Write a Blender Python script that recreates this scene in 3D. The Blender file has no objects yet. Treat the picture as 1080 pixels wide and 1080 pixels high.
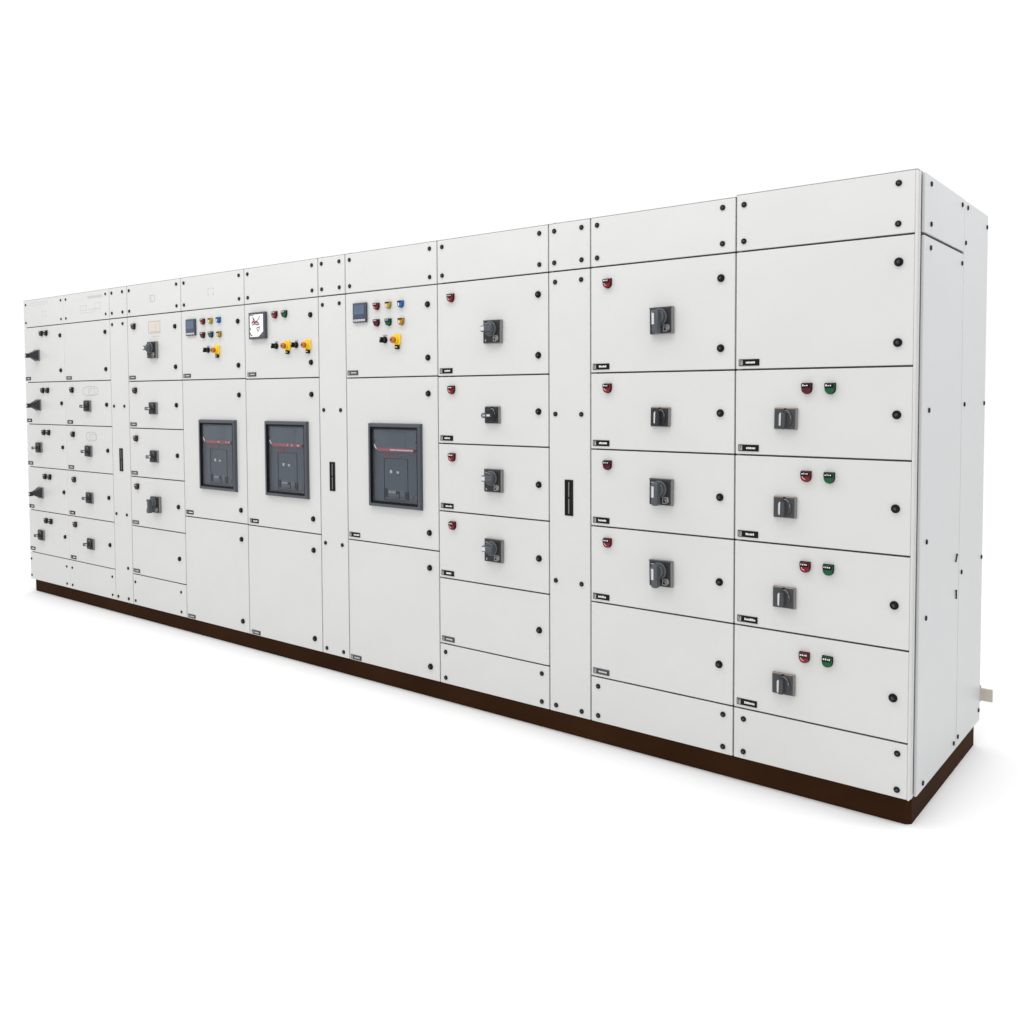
import bpy, bmesh, math, random
from mathutils import Vector, Matrix
random.seed(7)
C = bpy.context.scene
COL = C.collection

# ------------------------------------------------------------------ camera
cam = bpy.data.cameras.new('camera')
co = bpy.data.objects.new('camera', cam); COL.objects.link(co)
R = Vector((0.79121176, 0.61153038, -0.00381241))
U = Vector((-0.02357758, 0.03673348, 0.99904692))
W = Vector((-0.61108759, 0.79036779, -0.04348237))
m = Matrix.Identity(4)
for i in range(3):
    m[i][0] = R[i]; m[i][1] = U[i]; m[i][2] = -W[i]
m.translation = Vector((0.86473, -3.20702, 1.45943))
co.matrix_world = m
cam.sensor_width = 36.0
cam.lens = 972.93 / 1080 * 36.0
cam.shift_x = (540 - 559.10) / 1080
cam.shift_y = -(540 - 461.10) / 1080
cam.clip_end = 600
C.camera = co

# ------------------------------------------------------------------ studio light
wd = bpy.data.worlds.new('World'); C.world = wd; wd.use_nodes = True
nt = wd.node_tree; nt.nodes.clear()
out = nt.nodes.new('ShaderNodeOutputWorld'); bg = nt.nodes.new('ShaderNodeBackground')
tc = nt.nodes.new('ShaderNodeTexCoord'); sx = nt.nodes.new('ShaderNodeSeparateXYZ')
rp = nt.nodes.new('ShaderNodeValToRGB')
nt.links.new(tc.outputs['Generated'], sx.inputs[0]); nt.links.new(sx.outputs['Z'], rp.inputs[0])
rp.color_ramp.elements[0].position = 0.10; rp.color_ramp.elements[0].color = (0.66, 0.66, 0.665, 1)
rp.color_ramp.elements[1].position = 0.85; rp.color_ramp.elements[1].color = (0.80, 0.80, 0.80, 1)
nt.links.new(rp.outputs[0], bg.inputs[0]); bg.inputs[1].default_value = 1.52
nt.links.new(bg.outputs[0], out.inputs[0])

def area(name, loc, target, sx_, sy_, power, col=(1, 1, 1)):
    l = bpy.data.lights.new(name, 'AREA'); l.shape = 'RECTANGLE'; l.size = sx_; l.size_y = sy_
    l.energy = power; l.color = col
    o = bpy.data.objects.new(name, l); COL.objects.link(o); o.location = loc
    d = Vector(target) - Vector(loc)
    o.rotation_euler = d.to_track_quat('-Z', 'Y').to_euler()
    return o
area('softbox_front', (-3.0, -1.25, 4.0), (-3.0, -0.8, 0.0), 8.0, 0.8, 90)
area('softbox_side', (0.75, 0.5, 3.7), (0.85, 0.5, 0.0), 0.5, 1.8, 24)

C.view_settings.view_transform = 'Standard'; C.view_settings.look = 'None'
C.view_settings.exposure = 0.0; C.view_settings.gamma = 1.0
C.render.engine = 'CYCLES'

# ------------------------------------------------------------------ materials
def mat(name, col, rough=0.45, metal=0.0, noise=0.0, bump=0.0, scale=40.0, spec=0.5, wavy=0.0):
    M = bpy.data.materials.new(name); M.use_nodes = True
    t = M.node_tree; b = t.nodes['Principled BSDF']
    b.inputs['Base Color'].default_value = (*col, 1); b.inputs['Roughness'].default_value = rough
    b.inputs['Metallic'].default_value = metal; b.inputs['Specular IOR Level'].default_value = spec
    g = t.nodes.new('ShaderNodeTexCoord')
    if noise:
        n = t.nodes.new('ShaderNodeTexNoise'); n.inputs['Scale'].default_value = scale * 0.06; n.inputs['Detail'].default_value = 3
        t.links.new(g.outputs['Object'], n.inputs['Vector'])
        r = t.nodes.new('ShaderNodeValToRGB')
        r.color_ramp.elements[0].position = 0.3; r.color_ramp.elements[1].position = 0.7
        r.color_ramp.elements[0].color = tuple(c * (1 - noise) for c in col) + (1,)
        r.color_ramp.elements[1].color = tuple(min(1, c * (1 + noise)) for c in col) + (1,)
        t.links.new(n.outputs['Fac'], r.inputs[0]); t.links.new(r.outputs[0], b.inputs['Base Color'])
        r2 = t.nodes.new('ShaderNodeMapRange'); r2.inputs[3].default_value = rough * 0.9; r2.inputs[4].default_value = rough * 1.15
        t.links.new(n.outputs['Fac'], r2.inputs[0]); t.links.new(r2.outputs[0], b.inputs['Roughness'])
    if bump:
        n2 = t.nodes.new('ShaderNodeTexNoise'); n2.inputs['Scale'].default_value = scale * 12; n2.inputs['Detail'].default_value = 2
        t.links.new(g.outputs['Object'], n2.inputs['Vector'])
        bp = t.nodes.new('ShaderNodeBump'); bp.inputs['Strength'].default_value = bump; bp.inputs['Distance'].default_value = 0.001
        t.links.new(n2.outputs['Fac'], bp.inputs['Height']); t.links.new(bp.outputs[0], b.inputs['Normal'])
        if wavy:
            n3 = t.nodes.new('ShaderNodeTexNoise'); n3.inputs['Scale'].default_value = 3.2; n3.inputs['Detail'].default_value = 1
            t.links.new(g.outputs['Object'], n3.inputs['Vector'])
            b3 = t.nodes.new('ShaderNodeBump'); b3.inputs['Strength'].default_value = 0.5; b3.inputs['Distance'].default_value = wavy
            t.links.new(n3.outputs['Fac'], b3.inputs['Height']); t.links.new(b3.outputs[0], bp.inputs['Normal'])
    return M
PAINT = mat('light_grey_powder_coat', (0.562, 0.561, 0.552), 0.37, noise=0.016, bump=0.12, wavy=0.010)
SIDEP = mat('light_grey_coat_shaded', (0.485, 0.491, 0.494), 0.34, noise=0.016, bump=0.12, wavy=0.010)  # same coat as the doors, darkened for shade on the end face
SEAM_SHADE = mat('dark_seam_shade', (0.045, 0.035, 0.025), 0.8)  # dark colour standing in for shade inside the horizontal gaps
BLACK = mat('black_plastic', (0.006, 0.006, 0.007), 0.5, spec=0.12)
DARK = mat('charcoal_plastic', (0.020, 0.022, 0.025), 0.42, noise=0.1, spec=0.25)
GREY = mat('grey_plastic', (0.062, 0.069, 0.077), 0.38, noise=0.05, spec=0.35)
MID = mat('mid_grey_plastic', (0.17, 0.165, 0.16), 0.4)
SILVER = mat('bright_label_and_glint', (0.55, 0.56, 0.58), 0.3)  # grip labels, and glints painted on the small handles
WHITE = mat('white_print_and_glint', (0.75, 0.75, 0.75), 0.5)
PALE = mat('pale_grey_print', (0.30, 0.30, 0.29), 0.5)
LIGHTP = mat('light_grey_plate', (0.42, 0.42, 0.41), 0.5)
OUTL = mat('thin_grey_outline', (0.34, 0.34, 0.33), 0.5)
FAINT = mat('faint_outline', (0.45, 0.46, 0.48), 0.5)
BEIGE = mat('beige_sticker', (0.57, 0.52, 0.47), 0.55)
BEIGEL = mat('beige_sticker_edge', (0.36, 0.28, 0.23), 0.55)
BROWN = mat('brown_plinth_paint', (0.034, 0.0140, 0.0060), 0.65, spec=0.02, noise=0.22, bump=0.25, scale=30)
SLATE = mat('slate_grey_bezel', (0.044, 0.053, 0.066), 0.4, noise=0.04)
SLATE2 = mat('slate_breaker_face', (0.034, 0.044, 0.056), 0.45, noise=0.06)
SLATE3 = mat('lighter_breaker_cover', (0.050, 0.062, 0.076), 0.4, noise=0.05)
SLATE4 = mat('dark_breaker_recess', (0.007, 0.009, 0.012), 0.6, spec=0.15)
PINK = mat('red_breaker_band', (0.27, 0.050, 0.065), 0.5, noise=0.1)
DRED = mat('dark_red_print', (0.16, 0.012, 0.012), 0.5)
SCREEN = mat('blue_grey_screen', (0.075, 0.105, 0.17), 0.12)
SCREEN2 = mat('dark_blue_screen', (0.035, 0.05, 0.10), 0.12)
BEVEL_REFL = mat('bevel_reflection', (0.30, 0.20, 0.16), 0.4)  # reflection in the handle plate's top bevel, painted as a coppery strip
STEEL = mat('dull_galvanised_steel', (0.56, 0.52, 0.45), 0.45, metal=0.3, noise=0.08)
MAGENTA = mat("crimson_graphic", (0.20, 0.012, 0.045), 0.5)
def lens(name, col): return mat(name, tuple(c * .5 for c in col), 0.2, spec=0.25)
LENS = dict(red=lens('red_lens', (0.36, 0.010, 0.018)), maroon=lens('maroon_lens', (0.17, 0.008, 0.025)),
            green=lens('green_lens', (0.008, 0.16, 0.055)), teal=lens('teal_lens', (0.03, 0.17, 0.15)),
            yellow=lens('yellow_lens', (0.66, 0.50, 0.10)), amber=lens('amber_lens', (0.62, 0.36, 0.05)),
            blue=lens('blue_lens', (0.035, 0.20, 0.55)), brown=lens('unlit_brown_lens', (0.10, 0.05, 0.04)),
            black=lens('unlit_black_lens', (0.02, 0.022, 0.025)))
YEL = mat('yellow_plastic', (0.80, 0.52, 0.015), 0.35)
ROOFE = mat('grey_roof_sheet', (0.33, 0.33, 0.33), 0.5)
ORANGE = mat('burnt_orange_knob', (0.40, 0.12, 0.015), 0.3)
GLASS = bpy.data.materials.new('tinted_window_glass'); GLASS.use_nodes = True
t = GLASS.node_tree; t.nodes.clear()
o_ = t.nodes.new('ShaderNodeOutputMaterial'); tr = t.nodes.new('ShaderNodeBsdfTransparent'); gl = t.nodes.new('ShaderNodeBsdfGlossy')
mx = t.nodes.new('ShaderNodeMixShader'); lw = t.nodes.new('ShaderNodeLayerWeight'); lw.inputs[0].default_value = 0.35; fr = t.nodes.new('ShaderNodeMapRange'); fr.inputs[3].default_value = 0.006; fr.inputs[4].default_value = 0.10; t.links.new(lw.outputs['Facing'], fr.inputs[0])
tr.inputs[0].default_value = (0.93, 0.95, 0.97, 1); gl.inputs['Roughness'].default_value = 0.03
t.links.new(fr.outputs[0], mx.inputs[0]); t.links.new(tr.outputs[0], mx.inputs[1]); t.links.new(gl.outputs[0], mx.inputs[2]); t.links.new(mx.outputs[0], o_.inputs[0])

# ground: plain bright white studio floor
GROUND = mat('white_studio_floor', (0.872, 0.872, 0.872), 0.8, spec=0.1)

# ------------------------------------------------------------------ mesh builder
class MB:
    """collects boxes / cylinders / prisms, each with its own material, into one mesh"""
    def __init__(s): s.bm = bmesh.new(); s.mats = []
    def mi(s, M):
        if M not in s.mats: s.mats.append(M)
        return s.mats.index(M)
    def _fin(s, verts, M, smooth=False):
        fs = {f for v in verts for f in v.link_faces}
        k = s.mi(M)
        for f in fs: f.material_index = k; f.smooth = smooth
    def box(s, x0, x1, y0, y1, z0, z1, M, bev=0.0, seg=2, edges=None):
        r = bmesh.ops.create_cube(s.bm, size=1.0); vs = r['verts']
        bmesh.ops.scale(s.bm, vec=(x1 - x0, y1 - y0, z1 - z0), verts=vs)
        bmesh.ops.translate(s.bm, vec=((x0 + x1) / 2, (y0 + y1) / 2, (z0 + z1) / 2), verts=vs)
        s._fin(vs, M)
        if bev:
            es = {e for v in vs for e in v.link_edges}
            if edges: es = {e for e in es if edges(e)}
            rr = bmesh.ops.bevel(s.bm, geom=list(es), offset=bev, segments=seg, profile=0.5, affect='EDGES')
            k = s.mi(M)
            for f in rr['faces']: f.material_index = k; f.smooth = True
        return s
    def poly(s, pts, y0, y1, M, bev=0.0, top=None):
        """prism from outline pts (x,z) between y0 (back) and y1 (front, smaller y); top scales the front outline"""
        n = len(pts); cx = sum(p[0] for p in pts) / n; cz = sum(p[1] for p in pts) / n
        tp = top or 1.0
        a = [s.bm.verts.new((x, y0, z)) for x, z in pts]
        b = [s.bm.verts.new((cx + (x - cx) * tp, y1, cz + (z - cz) * tp)) for x, z in pts]
        fs = []
        for i in range(n):
            j = (i + 1) % n
            fs.append(s.bm.faces.new((a[i], a[j], b[j], b[i])))
        ff = s.bm.faces.new(b); fs.append(ff); fs.append(s.bm.faces.new(a[::-1]))
        k = s.mi(M)
        for f in fs: f.material_index = k
        for f in fs[:n]: f.smooth = n > 10
        bmesh.ops.recalc_face_normals(s.bm, faces=fs)
        if bev:
            rr = bmesh.ops.bevel(s.bm, geom=list(ff.edges), offset=bev, segments=2, profile=0.5, affect='EDGES')
            for f in rr['faces']: f.material_index = k; f.smooth = True
        return s
    def cyl(s, cx, cz, r, y0, y1, M, n=28, bev=0.0, top=None, rx=1.0):
        pts = [(cx + r * rx * math.cos(2 * math.pi * i / n), cz + r * math.sin(2 * math.pi * i / n)) for i in range(n)]
        return s.poly(pts, y0, y1, M, bev, top)
    def ring(s, cx, cz, rx, rz, w, y0, y1, M, p=2.0, n=32, a0=0.0, a1=2 * math.pi):
        """thin flat ring (superellipse), part-arc allowed"""
        full = abs(a1 - a0 - 2 * math.pi) < 1e-6
        k = s.mi(M); N = n if full else n + 1; L = []
        for i in range(N):
            a = a0 + (a1 - a0) * i / n; c, d = math.cos(a), math.sin(a)
            q = (abs(c) ** p + abs(d) ** p) ** (-1 / p)
            L.append([s.bm.verts.new((cx + (rx + o) * c * q, y, cz + (rz + o) * d * q)) for o, y in ((-w / 2, y0), (-w / 2, y1), (w / 2, y1), (w / 2, y0))])
        for i in range(n):
            A = L[i]; B = L[(i + 1) % N]
            for j in range(4):
                f = s.bm.faces.new((A[j], A[(j + 1) % 4], B[(j + 1) % 4], B[j])); f.material_index = k
        return s
    def stroke(s, pts, w, y0, y1, M):
        k = s.mi(M)
        for (ax, az), (bx, bz) in zip(pts, pts[1:]):
            d = Vector((bx - ax, bz - az)); 
            if d.length < 1e-6: continue
            nrm = Vector((-d.y, d.x)).normalized() * w / 2; e = d.normalized() * w * 0.25
            s.poly([(ax - e.x + nrm.x, az - e.y + nrm.y), (ax - e.x - nrm.x, az - e.y - nrm.y), (bx + e.x - nrm.x, bz + e.y - nrm.y), (bx + e.x + nrm.x, bz + e.y + nrm.y)], y0, y1, M)
        return s
    def frame(s, x0, x1, z0, z1, w, y0, y1, M, bev=0.0):
        s.box(x0, x1, y1, y0, z1 - w, z1, M, bev); s.box(x0, x1, y1, y0, z0, z0 + w, M, bev)
        s.box(x0, x0 + w, y1, y0, z0 + w, z1 - w, M, bev); s.box(x1 - w, x1, y1, y0, z0 + w, z1 - w, M, bev)
        return s
    def mesh(s, name):
        bmesh.ops.recalc_face_normals(s.bm, faces=s.bm.faces[:])
        me = bpy.data.meshes.new(name); s.bm.to_mesh(me); s.bm.free()
        for M in s.mats: me.materials.append(M)
        return me

def put(name, me, parent=None, loc=(0, 0, 0), label=None, rot=None):
    o = bpy.data.objects.new(name, me); COL.objects.link(o); o.location = loc
    if parent: o.parent = parent
    if label: o['label'] = label
    if rot: o.rotation_euler = rot
    return o

# ------------------------------------------------------------------ shared small fittings (front surface y=0, they stick out towards -y)
lock_me = MB().cyl(0, 0, .0148, 0, -.004, BLACK, bev=.0012).cyl(0, 0, .0128, -.004, -.009, BLACK, bev=.002)
lock_me.cyl(0, 0, .0060, -.009, -.0100, DARK, 16).box(-.0014, .0014, -.0108, -.0100, -.0055, .0055, GREY)
lock_me = lock_me.mesh('lock')
screw_me = MB().cyl(0, 0, .0104, 0, -.0045, BLACK, 20, bev=.0018).cyl(0, 0, .0050, -.0045, -.0050, DARK, 12).box(-.0012, .0012, -.0056, -.0050, -.0045, .0045, GREY).mesh('screw')
sscrew_me = MB().cyl(0, 0, .0088, 0, -.0040, BLACK, 20, bev=.0015).box(-.001, .001, -.0046, -.0040, -.004, .004, GREY).mesh('screw')

def ushape(w, h, n=12):
    r = w / 2; pts = [(-r, h / 2), (-r, -h / 2 + r)]
    pts += [(-r * math.cos(math.pi * i / n), -h / 2 + r - r * math.sin(math.pi * i / n)) for i in range(1, n)]
    return pts + [(r, -h / 2 + r), (r, h / 2)]
def lamp_mesh(colour, seed=0):
    rnd = random.Random(seed); L = LENS[colour]; b = MB(); k_ = .90 if seed in (1, 3) else 1.0
    b.poly(ushape(.0385 * k_, .0405 * k_), 0, -.005, BLACK if colour not in ('yellow', 'amber', 'blue') else L, bev=.001)
    b.poly(ushape(.0350 * k_, .0370 * k_), -.005, -.0160, L, bev=.003)
    if colour not in ('yellow', 'amber', 'blue'):
        b.box(-.0165, .0165, -.0180, -.0155, .0020, .0175, BLACK, .001)
        x = -.012
        while x < .010:
            w = rnd.uniform(.002, .005); b.box(x, x + w, -.0186, -.0180, .0085, .0085 + rnd.uniform(.003, .006), WHITE); x += w + .003
        b.stroke([(-.010, .001), (-.007, -.006), (.001, -.0095)], .0015, -.0158, -.0164, WHITE if colour in ('red',) else L)  # stroke on the lens is a painted glint, white on red
    else:
        b.box(-.0145, .0145, -.0172, -.0155, .0090, .0160, BLACK, .0008)
        b.box(-.008, -.002, -.0165, -.0159, -.008, .006, WHITE)
    return b.mesh('indicator_lamp')
lampcache = {}
def lamp(colour, seed=0):
    if (colour, seed) not in lampcache: lampcache[(colour, seed)] = lamp_mesh(colour, seed)
    return lampcache[(colour, seed)]

def rotpts(pts, a, cx=0, cz=0):
    c, s = math.cos(a), math.sin(a)
    return [(cx + x * c - z * s, cz + x * s + z * c) for x, z in pts]
def big_handle(angle, hz=.012):
    b = MB()
    b.box(-.052, .052, -.014, 0, -.053, .053, MID, .003)
    b.box(-.047, .044, -.021, -.014, -.050, .047, DARK, .002)
    b.box(-.052, .049, -.0165, -.0142, .0475, .0525, GREY, .0008)
    b.cyl(0, hz, .034, -.021, -.034, GREY, 32, bev=.004)
    b.cyl(0, hz, .028, -.034, -.046, GREY, 32, bev=.004, top=.93)
    # grip bar, from behind the hub to beyond it
    up = abs(angle) < .1; lo = -.062 if up else -.036; f = -.068 if up else -.060
    g = [(-.013, .026), (.013, .026), (.0125, lo + .026), (.0145, lo + .008), (.009, lo), (-.009, lo), (-.0145, lo + .008), (-.0125, lo + .026)]
    b.poly(rotpts(g, angle, 0, hz), -.040, f, GREY, bev=.005)
    e = [(-.0095, .014), (-.001, .014), (-.001, -.030), (-.0095, -.030)] if up else [(-.009, -.010), (.009, -.010), (.009, lo + .004), (-.009, lo + .004)]
    b.poly(rotpts(e, angle, 0, hz), f + .0005, f - .0008, SILVER)
    if abs(angle) < .1: b.box(-.0139, -.0128, -.066, -.046, -.030 + hz, .018 + hz, SILVER)
    b.frame(.012, .030, -.044, -.018, .0025, -.021, -.0218, PALE)
    b.stroke([(.014, -.030), (.020, -.024), (.027, -.036)], .002, -.021, -.0219, PALE)
    b.box(.033, .037, -.0218, -.021, -.040, -.018, PALE); b.box(.039, .041, -.0218, -.021, -.036, -.022, PALE)
    b.box(-.040, -.018, -.0218, -.021, .035, .039, PALE); b.box(-.036, -.030, -.0218, -.021, -.044, -.034, PALE)
    return b.mesh('rotary_handle')
def small_handle(angle, top=BEVEL_REFL, face=None):
    b = MB(); face = face or DARK
    b.box(-.043, .043, -.010, 0, -.039, .039, MID, .002)
    b.box(-.0395, .0355, -.0155, -.010, -.0365, .0335, face, .0015)
    b.box(-.041, .035, -.0125, -.0098, .0345, .0382, top, .0005)
    b.box(-.004, .004, -.0160, -.0125, .0325, .0370, BLACK)
    b.cyl(0, -.002, .0295, -.0155, -.021, face, 32, bev=.002)
    b.ring(0, -.002, .0285, .0285, .0016, -.0205, -.0219, GREY, a0=math.radians(20), a1=math.radians(120))
    g = [(-.0085, .0235), (.0085, .0235), (.0105, 0), (.0085, -.0295), (-.0085, -.0295), (-.0105, 0)]
    b.poly(rotpts(g, angle, 0, -.002), -.021, -.040, face, bev=.003)
    if abs(angle) < .1:  # bright strips on the upright grip are painted glints
        b.poly([(-.0090, .021), (-.0045, .021), (-.0055, -.025), (-.0090, -.025)], -.0396, -.0412, SILVER)
        b.box(-.0128, -.0100, -.039, -.026, -.024, .016, SILVER, .001)
    else:
        b.box(-.028, .012, -.0412, -.0396, -.006, .003, SILVER)
        b.ring(-.022, -.002, .012, .010, .003, -.040, -.046, GREY, n=20)
    b.ring(.004, .004, .020, .026, .0015, -.0200, -.0216, PALE, a0=math.radians(-5), a1=math.radians(95), n=16)
    return b.mesh('rotary_handle')
def pistol_handle():
    b = MB()
    b.box(-.042, .042, -.008, 0, -.042, .042, MID, .002)
    b.poly([(-.038, -.037), (.038, -.037), (.038, .037), (-.038, .037)], -.008, -.066, DARK, top=.28)
    b.poly([(-.007, -.020), (.007, -.020), (.007, .012), (-.007, .012)], -.060, -.088, DARK, bev=.003)
    b.cyl(0, -.004, .010, -.086, -.090, SILVER, 16)
    return b.mesh('pistol_handle')
H_BIG_DOWN, H_BIG_SIDE = big_handle(0.0), big_handle(-math.pi / 2)
H_SM_DOWN, H_SM_SIDE = small_handle(0.0), small_handle(-math.pi / 2, GREY)
KNOBF = mat('dull_knob_grey', (0.045, 0.048, 0.052), 0.42, noise=0.08, spec=0.3)
H_SM_GREY = small_handle(0.0, BEVEL_REFL, KNOBF)
H_PIST = pistol_handle()

def plate_mesh(seed, dark=True):
    rnd = random.Random(seed); b = MB()
    b.box(0, .081, -.0025, 0, 0, .0245, BLACK if dark else GREY, .0006)
    b.box(.003, .016, -.0031, -.0025, .003, .0215, PALE)
    b.stroke([(.006, .006), (.010, .013), (.007, .019), (.013, .019)], .0018, -.0031, -.0035, BLACK)
    if dark:
        x = .027 + rnd.uniform(0, .008); x1 = .060 + rnd.uniform(0, .014); k = 0
        while x < x1:
            w = rnd.uniform(.0028, .0046); h = rnd.uniform(.0055, .0085)
            b.box(x, x + w, -.0030, -.0025, .0085, .0085 + h, WHITE); x += w + rnd.uniform(.0012, .002); k += 1
    else:
        b.box(.022, .076, -.0032, -.0025, .0055, .0190, DARK); b.box(.028, .070, -.0036, -.0032, .0088, .0158, LIGHTP)
    return b.mesh('nameplate')

def meter_mesh():
    b = MB()
    b.box(-.050, .050, -.012, 0, -.050, .050, SLATE, .0025)
    b.box(-.043, .043, -.0135, -.012, -.030, .044, SCREEN2, .001)
    b.box(-.037, .037, -.0140, -.0135, -.008, .038, SCREEN); b.box(-.037, .037, -.0140, -.0135, -.026, -.011, SCREEN2)
    for z in (.030, .019, .008): b.box(-.030, .020, -.0143, -.0140, z, z + .0016, SLATE3)
    b.box(-.043, .043, -.0140, -.012, -.044, -.034, SILVER, .001)
    for x in (-.03, -.01, .01, .03): b.box(x - .005, x + .005, -.0152, -.0140, -.042, -.036, PALE, .0005)
    return b.mesh('panel_meter')
METER = meter_mesh()
def relay_mesh():
    b = MB()
    b.box(-.074, .074, -.020, 0, -.075, .075, SLATE, .003)
    b.box(-.060, .062, -.0215, -.020, -.064, .062, WHITE, .001)
    b.poly([(-.066, -.064), (.020, -.064), (.062, -.036), (.062, -.064)], -.0214, -.0220, GREY)
    b.stroke([(-.040, .014), (-.026, .024), (-.014, .016), (.004, .022), (.020, .012)], .008, -.0215, -.0222, MAGENTA)
    b.stroke([(-.034, .004), (-.016, .010), (.010, .004), (.026, .006)], .006, -.0215, -.0224, MAGENTA)
    b.stroke([(-.030, .030), (-.020, .036)], .005, -.0215, -.0223, MAGENTA)
    b.stroke([(-.034, .046), (-.018, .030), (.002, .020), (.020, .034), (.034, .050)], .0035, -.0222, -.0226, DARK)
    b.stroke([(-.024, .044), (-.012, .026), (.004, .014)], .003, -.0222, -.0227, MAGENTA)
    b.stroke([(-.056, -.012), (-.050, -.024)], .005, -.0215, -.0220, DARK)
    b.stroke([(-.056, -.040), (-.050, -.052), (-.038, -.056)], .006, -.0215, -.0220, DARK)
    b.stroke([(.004, -.018), (.012, -.010), (.024, -.014), (.030, -.008), (.026, -.024), (.016, -.034), (.010, -.024), (.004, -.018)], .004, -.0215, -.0220, DARK)
    b.box(-.060, -.024, -.0219, -.0215, .056, .060, GREY)
    return b.mesh('protection_relay')
def selector_mesh():
    b = MB()
    b.cyl(0, 0, .0165, 0, -.008, BLACK, bev=.0015).cyl(0, 0, .013, -.008, -.020, DARK, bev=.002)
    b.poly([(-.005, .013), (.005, .013), (.006, -.014), (-.006, -.014)], -.020, -.036, BLACK, bev=.002)
    b.box(-.0012, .0012, -.0366, -.036, .001, .011, WHITE)
    b.box(-.015, .015, -.001, 0, .018, .026, PALE)
    return b.mesh('selector_switch')
def stop_mesh():
    b = MB()
    b.poly([(-.022, .020), (-.012, .030), (.022, .030), (.028, .024), (.028, -.014), (.018, -.026), (-.008, -.026), (-.020, -.012)], 0, -.010, YEL, bev=.002)
    b.cyl(0, 0, .0185, -.010, -.020, YEL, bev=.002).cyl(0, 0, .0125, -.020, -.030, ORANGE, bev=.001)
    b.cyl(0, 0, .0165, -.030, -.040, ORANGE, bev=.004, top=.9).cyl(0, 0, .004, -.040, -.0415, BLACK, 12)
    b.box(-.004, .018, -.014, 0, -.045, -.024, BLACK, .002).box(.000, .014, -.0148, -.014, -.037, -.032, YEL)
    return b.mesh('emergency_button')
SEL, STOP, RELAY = selector_mesh(), stop_mesh(), relay_mesh()
SLOT = MB().frame(-.0215, .0215, -.077, .077, .004, 0, -.003, BLACK, .0006).box(-.0175, .0175, -.0012, 0, -.073, .073, BLACK)
SLOT.box(-.0022, .0022, -.0030, -.0012, -.068, -.004, MID).box(-.0022, .0022, -.0030, -.0012, .004, .068, MID)
SLOT = SLOT.mesh('recessed_handle')
KNOCK = MB().frame(-.028, .028, -.020, .020, .0026, 0, -.0006, OUTL).box(-.018, -.016, -.0006, 0, -.012, .010, OUTL).mesh('knockout_outline')
def broken_square():
    b = MB()
    for sx_ in (-1, 1):
        for sz in (-1, 1):
            b.box(min(sx_ * .028, sx_ * .016), max(sx_ * .028, sx_ * .016), -.0006, 0, sz * .019 - .0013, sz * .019 + .0013, OUTL)
            b.box(sx_ * .028 - .0013, sx_ * .028 + .0013, -.0007, 0, min(sz * .019, sz * .009), max(sz * .019, sz * .009), OUTL)
    b.box(-.004, .004, -.0006, 0, .0177, .0203, OUTL)
    return b.mesh('knockout_outline')
KNOCK2 = broken_square()
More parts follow.
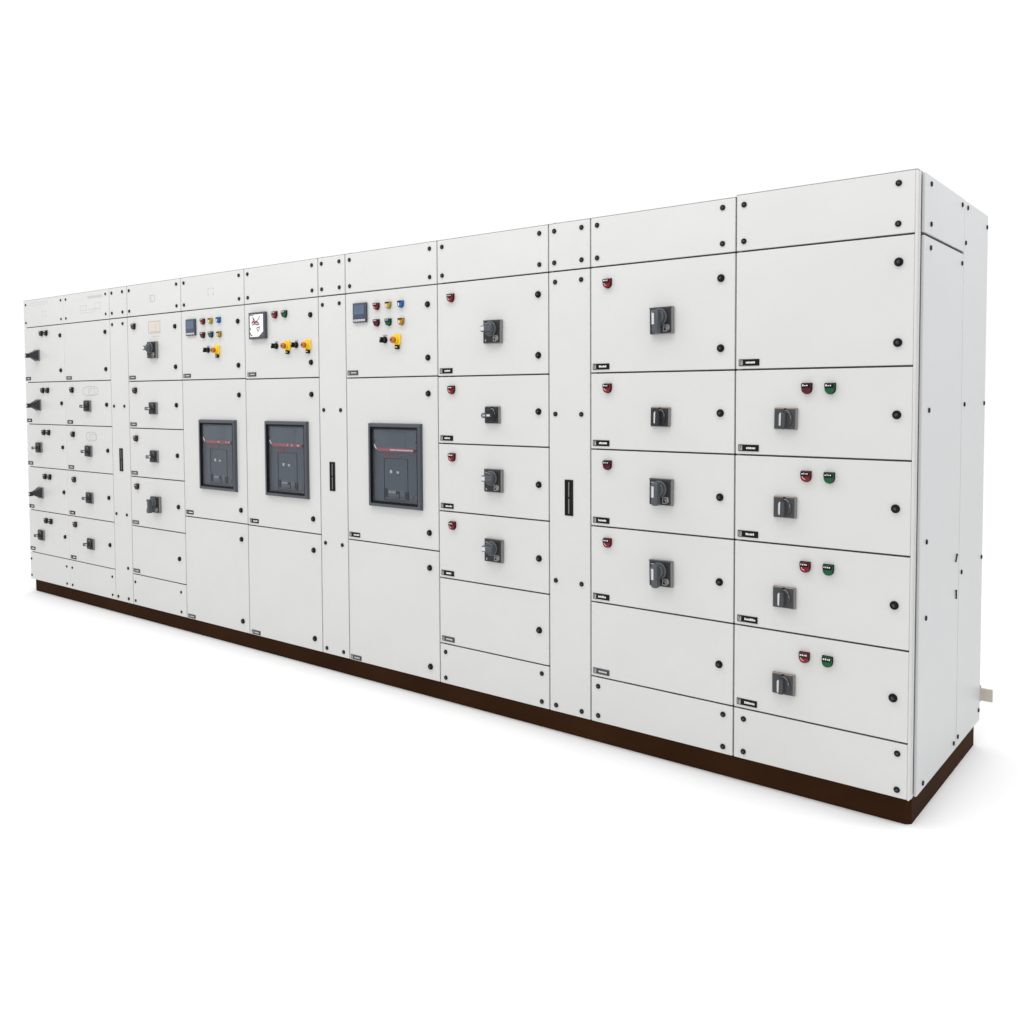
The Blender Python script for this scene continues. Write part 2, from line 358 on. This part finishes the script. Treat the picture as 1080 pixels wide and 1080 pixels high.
def window_parts(seed):
    f = MB()
    x, z = .185, .211
    # two stepped mitred frames
    def mitre(b, xo, zo, xi, zi, yo, yi, M):
        o = [(-xo, -zo), (xo, -zo), (xo, zo), (-xo, zo)]; i_ = [(-xi, -zi), (xi, -zi), (xi, zi), (-xi, zi)]
        k = b.mi(M); A = [b.bm.verts.new((p[0], yo, p[1])) for p in o]; B = [b.bm.verts.new((p[0], yi, p[1])) for p in i_]
        for q in range(4):
            ff = b.bm.faces.new((A[q], A[(q + 1) % 4], B[(q + 1) % 4], B[q])); ff.material_index = k
    mitre(f, x, z, x - .003, z - .003, 0, -.016, SLATE)
    mitre(f, x - .003, z - .003, x - .018, z - .018, -.016, -.019, SLATE)
    mitre(f, x - .018, z - .018, x - .0225, z - .0225, -.019, -.0192, BLACK)
    mitre(f, x - .0225, z - .0225, x - .0235, z - .0235, -.0192, -.012, BLACK)
    mitre(f, x - .0235, z - .0235, x - .029, z - .029, -.012, -.012, SLATE4)
    mitre(f, x - .029, z - .029, x - .029, z - .029, -.012, .030, BLACK)
    rnd = random.Random(seed); b = MB(); X, Z = .156, .182
    b.box(-X, X, .012, .030, -Z, Z, SLATE2)
    b.box(-X + .004, X - .004, .007, .012, .083, Z - .004, SLATE3, .002)
    b.box(-.020 if seed != 2 else -.06, .075, .0055, .007, .098, Z - .012, SLATE, .001)
    if seed == 2: b.ring(.100, .125, .020, .020, .0015, .0070, .0062, SLATE3); b.stroke([(.09, .12), (.10, .13), (.11, .118)], .002, .007, .0064, SLATE3)
    b.box(-X + .002, -X + .012, .005, .012, .115, .123, BLACK); b.box(X - .012, X - .002, .005, .012, .115, .123, BLACK)
    b.poly([(-.132, .088), (-.120, .070), (.126, .070), (.134, .078), (.134, .088)], .008, .0035, PINK, bev=.001)
    b.stroke([(-.146, .102), (-.131, .082)], .004, .006, .0035, WHITE)
    x_ = .010 if seed != 2 else -.03
    while x_ < .120:
        w = rnd.uniform(.005, .011); b.box(x_, x_ + w, .0029, .0035, .076, .082, SILVER if seed == 2 or rnd.random() > .6 else DRED); x_ += w + .004
    # red print under the band
    for x0, x1, z0, z1 in ((-.092, -.052, .048, .054), (-.046, -.036, .040, .062), (-.030, .004, .050, .057), (-.086, -.062, .038, .043)):
        b.box(x0, x1, .0108, .0120, z0, z1, DRED)
    b.box(.020, .100, .0108, .012, .052, .0545, SLATE3)
    # lower trip unit with buttons
    b.frame(-.084, .084, -.172, .036, .0020, .012, .0098, SLATE4)
    for x0, sc in ((-.030, 1.0), (.018, .7)): b.box(x0 - .007, x0 + .007, .006, .012, -.038, -.038 + .016 * sc, LIGHTP, .001)
    b.box(-.078, -.060, .0095, .012, -.160, -.116, SLATE4, .001)
    b.box(-.054, .060, .0100, .012, -.152, -.118, SLATE3, .001)
    b.box(.002, .028, .0080, .010, -.162, -.126, SLATE4, .001); b.box(.006, .022, .0076, .008, -.158, -.140, GREY)
    b.box(.066, .090, .0085, .012, -.164, -.128, SLATE4, .001); b.box(.100, .122, .0095, .012, -.162, -.140, GREY, .001)
    for q in range(5): b.box(-.048 + q * .010, -.042 + q * .010, .0094, .0100, -.136, -.128, PALE)
    g = MB().box(-X, X, -.0115, -.0105, -Z, Z, GLASS)
    return f.mesh('window_frame'), b.mesh('circuit_breaker'), g.mesh('window_pane')
WIN = {s: window_parts(s) for s in (0, 1, 2)}

# ------------------------------------------------------------------ ground and plinth
ZG = -0.016
g = bpy.data.meshes.new('ground')
g.from_pydata([(-150, -150, ZG), (150, -150, ZG), (150, 150, ZG), (-150, 150, ZG)], [], [(0, 1, 2, 3)]); g.materials.append(GROUND)
go = put('ground', g); go['kind'] = 'structure'

ZB = 0.086; ZT = 2.2; ZS = 1.995; X0 = -6.452; DEPTH = 1.0; TH = 0.020; GAP = 0.0032
pl = MB()
pts = [(X0 - .02, .045), (-.022, .045), (-.006, .060), (-.004, DEPTH - .03), (X0 - .02, DEPTH - .03)]
vs0 = [pl.bm.verts.new((x, y, ZG)) for x, y in pts]; vs1 = [pl.bm.verts.new((x, y, ZB - .0015)) for x, y in pts]
pl.mi(BROWN); n = len(pts)
for i in range(n): pl.bm.faces.new((vs0[i], vs0[(i + 1) % n], vs1[(i + 1) % n], vs1[i]))
pl.bm.faces.new(vs1); pl.bm.faces.new(vs0[::-1])
po = put('plinth', pl.mesh('plinth'))
po['label'] = 'long dark brown steel plinth under the whole row of cabinets'; po['category'] = 'plinth'

# ------------------------------------------------------------------ cabinets
def cabinet(x0, x1, label, group, name='switchgear_cabinet', post=0.0, seams=(), lift=0.0):
    e = bpy.data.objects.new(name, None); COL.objects.link(e); e.location = (x0, 0, ZB); e.empty_display_size = .1
    e['label'] = label; e['category'] = 'cabinet'; e['group'] = group
    w = x1 - x0; h = ZT + lift - ZB - .003; b = MB()
    b.box(.0015, w - .0015, TH + .002, DEPTH, 0, h, PAINT)
    if post:
        b.box(w - post, w - .0005, 0, TH + .002, 0.001, h, PAINT, .0015)
        b.box(w - .0015, w + .0005, TH + .0015, .042, 0.0, h, PAINT)
    put('frame', b.mesh('frame'), e)
    put('roof', MB().box(0, w, .0005, DEPTH, h + .0002, h + .003, ROOFE).mesh('roof'), e)
    for z in seams:
        gk = MB().box(GAP + .022, w - GAP - post, .006, TH + .0015, -GAP - .0012, GAP + .0012, SEAM_SHADE)  # dark strip added to deepen the shade in the seam
        put('seam_shade_strip', gk.mesh('seam_shade_strip'), e, (0, 0, z - ZB))
    return e, w
def slab(e, name, x0, x1, z0, z1, label=None, gl=None, gr=None):
    """door / cover panel; its origin is its lower left corner, returns object"""
    x0 += GAP if gl is None else gl; x1 -= GAP if gr is None else gr; z0 += GAP; z1 -= GAP
    b = MB().box(0, x1 - x0, 0, TH, 0, z1 - z0, PAINT, .0007 if gr == .0008 or gl == .0008 else .0022, 3)
    return put(name, b.mesh(name), e, (x0, 0, z0 - ZB), label), x0, z0
class Panel:
    def __init__(s, cab, cx, w, name, z0, z1, label=None, gl=None, gr=None):
        s.o, s.x, s.z = slab(cab, name, 0.0, w, z0, z1, label, gl, gr); s.cx = cx; s.name = name
    def add(s, name, me, x, z, label=None, y=0.0):          # x, z: metric position on the switchboard front
        a = random.uniform(-3, 3) if name in ('lock', 'screw') else random.gauss(0, .012) if name in ('handle', 'indicator_lamp', 'selector_switch') else 0
        return put(name, me, s.o, (x - s.cx - s.x, y, z - s.z), label, rot=(0, a, 0) if a else None)
pseed = [0]
def nameplate(p, x, z, dark=True):
    pseed[0] += 1; p.add('nameplate', plate_mesh(pseed[0], dark), x, z)
def cover(cab, x0, x1, z0, z1, name, xl=.032, xr=.055, post=0.0, me=None, gl=None, gr=None, lift=0.0):
    p = Panel(cab, x0, x1 - x0 - post, name, z0, z1 + (lift if z0 > 1.5 else 0), None, gl, .0004 if post else gr)
    zt = (2.166, 2.032) if z0 > 1.5 else (.242, .117)
    for z in zt:
        for x in (x0 + xl, x1 - xr): p.add('screw', me or screw_me, x, z)
    return p

WG = 'wide switchgear cabinets in the row'; NG = 'narrow cable cabinets in the row'
# column borders from left to right
B = [X0, -5.832, -5.193, -4.965, -4.332, -3.684, -3.034, -2.818, -2.168, -1.512, -1.295, -0.6435, 0.0]

# --- the two cabinets at the far left
rowsA = [.297, .619, .947, 1.270, 1.584, ZS]
e, w = cabinet(B[0], B[1], 'light grey cabinet at the far left end, a dark handle jutting from all five doors', WG, seams=rowsA)
c = cover(e, B[0], B[1], ZB, rowsA[0], 'base_cover', .02, .045, me=sscrew_me, gr=.0008)
c = cover(e, B[0], B[1], ZS, ZT, 'top_cover', .035, .035, me=sscrew_me, gr=.0008)
c.add('knockout_outline', KNOCK2, B[0] + .33, 2.085)
c.add('faint_marking', MB().frame(-.13, .13, -.010, .010, .002, 0, -.0006, FAINT).mesh('faint_marking'), B[0] + .25, 2.165)
hn = [(H_SM_SIDE, .439), (H_PIST, .758), (H_SM_SIDE, 1.097), (H_PIST, 1.414), (H_PIST, 1.783)]
lz = [.552, .882, 1.210, 1.521, 1.941]
for i in range(5):
    p = Panel(e, B[0], w, 'door', rowsA[i], rowsA[i + 1], gr=.0008)
    p.add('handle', hn[i][0], B[0] + .203, hn[i][1])
    p.add('indicator_lamp', lamp('black'), B[0] + .283, lz[i]); p.add('indicator_lamp', lamp('black'), B[0] + .356, lz[i])
    nameplate(p, B[0] + .008, rowsA[i] + .016, True)
    for z in ([1.916, 1.665] if i == 4 else [[.457, .782, 1.108, 1.427][i]]): p.add('lock', lock_me, B[1] - .055, z)
e, w = cabinet(B[1], B[2], 'second cabinet from the left, blank top door, faint oval outlines on two doors', WG, seams=rowsA)
c = cover(e, B[1], B[2], ZB, rowsA[0], 'base_cover', .038, .040, me=sscrew_me, gl=.0008, gr=.0008)
c = cover(e, B[1], B[2], ZS, ZT, 'top_cover', .038, .045, me=sscrew_me, gl=.0008, gr=.0008)
c.add('faint_marking', MB().frame(-.045, .045, -.018, .018, .002, 0, -.0006, FAINT).box(.07, .22, -.0006, 0, -.016, -.013, FAINT).frame(.16, .24, -.018, .026, .002, 0, -.0006, FAINT).box(.06, .26, -.0006, 0, .060, .078, FAINT).box(-.05, .18, -.0006, 0, -.034, -.032, FAINT).mesh('faint_marking'), B[1] + .29, 2.090)
hb = {0: (H_SM_SIDE, .442), 1: (H_SM_SIDE, .766), 2: (H_SM_SIDE, 1.094), 3: (H_SM_SIDE, 1.409)}
for i in range(5):
    p = Panel(e, B[1], w, 'door', rowsA[i], rowsA[i + 1], gl=.0008, gr=.0008)
    if i in hb:
        p.add('handle', hb[i][0], B[1] + .325, hb[i][1])
        p.add('indicator_lamp', lamp('brown' if i < 2 else 'black'), B[1] + .105, [.560, .882, 1.206, 1.521][i])
    nameplate(p, B[1] + .020, rowsA[i] + .012, i != 4)
    if i in (2, 3):
        k = MB().ring(0, 0, .105 if i == 3 else .070, .031, .0028, 0, -.0006, OUTL, p=3.2)
        k.frame(-.025, .060, -.024, .018, .002, 0, -.0006, OUTL); k.box(-.005, .010, -.0006, 0, .002, .006, OUTL)
        p.add('oval_outline', k.mesh('oval_outline'), B[1] + .36, 1.512 if i == 3 else 1.196)
    for z in ([1.912, 1.660] if i == 4 else [[.458, .782, 1.105, 1.418][i]]): p.add('lock', lock_me, B[2] - .058, z)

def narrow(i, label, rows, slotx, slotz, extra=()):
    e, w = cabinet(B[i], B[i + 1], label, NG, 'cable_cabinet', seams=[ZS])
    c = cover(e, B[i], B[i + 1], ZS, ZT, 'top_cover', .032 if i > 2 else .036, .044 if i > 2 else .055)
    p = Panel(e, B[i], w, 'door', ZB, ZS)
    for z in rows:
        for x in (B[i] + (.036 if i > 2 else .036), B[i + 1] - (.046 if i > 2 else .058)):
            p.add('screw', screw_me, x, z)
    for x, z in extra: p.add('screw', screw_me, x, z)
    p.add('recessed_handle', SLOT, slotx, slotz)
narrow(2, 'narrow tall panel cabinet with a black slot handle, third from the left', [1.956, 1.409, .682, .117], -5.079, 1.050, [(B[3] - .058, .323)])

# --- fourth from left: five doors, four handles
rows = [.295, .618, .945, 1.265, 1.572, ZS]
e, w = cabinet(B[3], B[4], 'light grey cabinet with a beige sticker above its top handle, brownish lamps and four handles', WG, seams=rows)
cover(e, B[3], B[4], ZB, rows[0], 'base_cover', .030, .060, me=sscrew_me)
c = cover(e, B[3], B[4], ZS, ZT, 'top_cover', .030, .046); c.add('knockout_outline', KNOCK, -4.655, 2.097)
hs = {1: (H_BIG_DOWN, .778), 2: (H_SM_SIDE, 1.088), 3: (H_SM_SIDE, 1.397), 4: (H_BIG_SIDE, 1.769)}
for i in range(5):
    p = Panel(e, B[3], w, 'door', rows[i], rows[i + 1])
    if i in hs:
        p.add('handle', hs[i][0], -4.650 if i in (1, 4) else -4.661, hs[i][1])
        p.add('indicator_lamp', lamp('brown'), -4.880, [0, .881, 1.197, 1.511, 1.929][i])
    nameplate(p, B[3] + .010, rows[i] + .013, False if i != 4 else False)
    for z in ([1.907, 1.656] if i == 4 else [[.452, .779, 1.101, 1.417][i]]): p.add('lock', lock_me, B[4] - .068, z)
    if i == 4:
        b = MB().box(-.068, .068, -.0006, 0, -.038, .038, BEIGE).frame(-.068, .068, -.038, .038, .0022, -.0006, -.0012, BEIGEL)
        b.box(-.045, .062, -.0011, -.0006, -.030, -.0285, BEIGEL).box(.014, .0155, -.0011, -.0006, -.026, .020, BEIGEL)
        for x in (-.012, .008, .030, .052): b.box(x - .004, x + .004, -.0006, 0, -.062, -.057, BEIGEL)
        p.add('beige_sticker', b.mesh('beige_sticker'), -4.638, 1.914)

# --- cabinets with a windowed breaker door
def breaker_cab(i, label, rows, winx, wseed, fill, px):
    e, w = cabinet(B[i], B[i + 1], label, WG, seams=rows)
    c = cover(e, B[i], B[i + 1], ZS, ZT, 'top_cover', .036, .047)
    if i == 4: c.add('knockout_outline', KNOCK2, -4.013, 2.094)
    lx = B[i + 1] - .062
    p = Panel(e, B[i], w, 'door', rows[1], ZS)
    fill(p); nameplate(p, B[i] + px, rows[1] + .014, False)
    for z in (1.904, 1.650): p.add('lock', lock_me, lx, z)
    p = Panel(e, B[i], w, 'door', rows[0], rows[1])
    f, br, gl_ = WIN[wseed]
    p.add('circuit_breaker', br, winx, 1.121, y=-.013); p.add('window_frame', f, winx, 1.121); p.add('window_pane', gl_, winx, 1.121)
    for z in (1.478, .806): p.add('lock', lock_me, lx, z)
    nameplate(p, B[i] + px, rows[0] + .016, True)
    p = Panel(e, B[i], w, 'door', ZB, rows[0])
    for z in (.636, .153): p.add('lock', lock_me, lx, z)
    nameplate(p, B[i] + px, ZB + .008, False)
def fill3(p):
    p.add('panel_meter', METER, -4.218, 1.891)
    for (x, z, c_) in ((-4.092, 1.919, 'red'), (-4.012, 1.919, 'yellow'), (-3.930, 1.920, 'blue'), (-4.094, 1.838, 'maroon'), (-4.009, 1.838, 'teal'), (-3.926, 1.836, 'amber')):
        p.add('indicator_lamp', lamp(c_, 1), x, z)
    p.add('selector_switch', SEL, -4.046, 1.748); p.add('emergency_button', STOP, -3.955, 1.744)
def fill4(p):
    p.add('protection_relay', RELAY, -3.545, 1.868)
    p.add('indicator_lamp', lamp('red', 2), -3.398, 1.920); p.add('indicator_lamp', lamp('green', 2), -3.312, 1.920)
    p.add('selector_switch', SEL, -3.392, 1.748); p.add('emergency_button', STOP, -3.295, 1.745)
    p.add('selector_switch', SEL, -3.218, 1.747); p.add('emergency_button', STOP, -3.122, 1.743)
def fill6(p):
    p.add('panel_meter', METER, -2.700, 1.891)
    for (x, z, c_) in ((-2.578, 1.915, 'red'), (-2.494, 1.916, 'yellow'), (-2.407, 1.916, 'blue'), (-2.579, 1.833, 'maroon'), (-2.494, 1.832, 'green'), (-2.405, 1.831, 'amber')):
        p.add('indicator_lamp', lamp(c_, 3), x, z)
    p.add('selector_switch', SEL, -2.524, 1.746); p.add('emergency_button', STOP, -2.440, 1.742)
breaker_cab(4, 'leftmost of the three windowed cabinets, small dark meter and six lamps on its top door', [.728, 1.572], -3.960, 0, fill3, .014)
breaker_cab(5, 'middle windowed cabinet with a white faced relay and two yellow buttons on its top door', [.726, 1.568], -3.310, 1, fill4, .022)
narrow(6, 'narrow cabinet with a black slot handle between the second and third windowed cabinets', [1.950, 1.395, .686, .118], -2.935, 1.044)
breaker_cab(7, 'rightmost windowed cabinet standing between the narrow cabinet and the four handled one', [.722, 1.561], -2.457, 2, fill6, .012)

# --- five door cabinets with red lamps
rows = [.281, .598, .919, 1.241, 1.558, ZS]
def feeder(i, label, hx, hs, lampx, lockx, px):
    e, w = cabinet(B[i], B[i + 1], label, WG, seams=rows)
    cover(e, B[i], B[i + 1], ZB, rows[0], 'base_cover', .038, .042)
    cover(e, B[i], B[i + 1], ZS, ZT, 'top_cover', .034, .048 if i == 8 else .054)
    for k in range(5):
        p = Panel(e, B[i], w, 'door', rows[k], rows[k + 1])
        if k:
            h, z = hs[k - 1]; p.add('handle', h, hx + (-.006 if h in (H_SM_DOWN, H_SM_SIDE) else 0), z)
            p.add('indicator_lamp', lamp('red' if k != 2 else 'maroon' if i == 10 else 'red', 10 + k + i), lampx, [0, .854, 1.177, 1.494, 1.923][k])
        nameplate(p, B[i] + px, rows[k] + .014, k > 0)
        for z in ([1.904, 1.641] if k == 4 else [[.433, .751, 1.076, 1.396][k]]): p.add('lock', lock_me, lockx, z)
feeder(8, 'cabinet with four sideways handles, between the rightmost windowed and the right narrow cabinet', -1.818, [(H_BIG_SIDE, .762), (H_BIG_SIDE, 1.081), (H_SM_SIDE, 1.379), (H_BIG_SIDE, 1.754)], -2.076, -1.567, .015)
narrow(9, 'rightmost narrow cabinet, black slot handle with a grey line, between two handled cabinets', [1.950, 1.386, .665, .117], -1.4055, 1.029)
feeder(10, 'cabinet with four upright handles under single red lamps, second from the right end', -.952, [(H_BIG_DOWN, .757), (H_BIG_DOWN, 1.082), (H_SM_DOWN, 1.379), (H_BIG_DOWN, 1.758)], -1.208, -.703, .013)

# --- right end cabinet
post = .0065
e, w = cabinet(B[11], B[12], 'right end cabinet with red and green lamp pairs and its blank side panels in view', WG, post=post, seams=rows, lift=.006)
cover(e, B[11], B[12], ZB, rows[0], 'base_cover', .042, .040, post)
cover(e, B[11], B[12], ZS, ZT, 'top_cover', .032, .060, post, lift=.006)
for k in range(5):
    p = Panel(e, B[11], w - post, 'door', rows[k], rows[k + 1], gr=.0004)
    if k < 4:
        p.add('handle', H_SM_GREY, -.4425, [.408, .727, 1.057, 1.378][k])
        p.add('indicator_lamp', lamp('maroon' if k == 3 else 'red', 20 + k), -.366, [.518, .846, 1.172, 1.486][k])
        p.add('indicator_lamp', lamp('green', 20 + k), -.282, [.517, .845, 1.171, 1.485][k])
    nameplate(p, B[11] + .015, rows[k] + .014, True)
    for z in ([1.905, 1.637] if k == 4 else [[.431, .749, 1.078, 1.395][k]]): p.add('lock', lock_me, -.0565, z)
# side panels: three sheets standing proud of the end frame
def side(y0, y1, z0, z1, screws):
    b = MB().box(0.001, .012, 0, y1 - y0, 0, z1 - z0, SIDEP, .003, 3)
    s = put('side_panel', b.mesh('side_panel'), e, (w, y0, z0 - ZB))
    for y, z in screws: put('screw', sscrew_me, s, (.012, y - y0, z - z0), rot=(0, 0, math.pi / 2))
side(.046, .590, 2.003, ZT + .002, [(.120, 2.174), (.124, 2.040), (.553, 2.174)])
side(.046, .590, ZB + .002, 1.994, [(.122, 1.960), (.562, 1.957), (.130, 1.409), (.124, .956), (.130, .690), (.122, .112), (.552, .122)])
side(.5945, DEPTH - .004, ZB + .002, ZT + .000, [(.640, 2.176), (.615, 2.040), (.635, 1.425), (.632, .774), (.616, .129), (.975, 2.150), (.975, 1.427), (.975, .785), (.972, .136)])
sg = MB().box(.0005, .006, .046, .588, -.003, .003, SEAM_SHADE).mesh('seam_shade_strip'); put('seam_shade_strip', sg, e, (w, 0, 1.9985 - ZB))  # dark strip for the shaded gap between the side sheets
lt = MB().stroke([(-.012, -.016), (.0, .0), (.007, .010)], .003, 0, -.005, DARK).cyl(.006, .009, .004, 0, -.005, BLACK, 12).mesh('latch')
put('latch', lt, e, (w + .012, .545, .844 - ZB), rot=(0, 0, math.pi / 2))
put('latch', lt, e, (w + .012, .548, .704 - ZB), rot=(0, math.radians(-40), math.pi / 2))
eb = MB().box(-.10, .056, .0, .008, -.027, .027, STEEL, .0015).box(.0, .012, -.006, .0, -.030, .040, STEEL, .001)
put('busbar_stub', eb.mesh('busbar_stub'), e, (w, DEPTH + .022, .190 - ZB))

# lifting bolt heads on the roofs
bolt = MB(); bolt.box(-.006, .006, -.006, .006, 0, .005, GREY, .002); bolt = bolt.mesh('roof_bolt')
for o in [q for q in bpy.data.objects if q.name.startswith(('switchgear_cabinet', 'cable_cabinet'))]:
    if o['category'] and round(o.location.x, 3) in [round(B[k], 3) for k in (6, 7, 9)]:
        put('roof_bolt', bolt, o, (.022, .02, ZT - ZB))
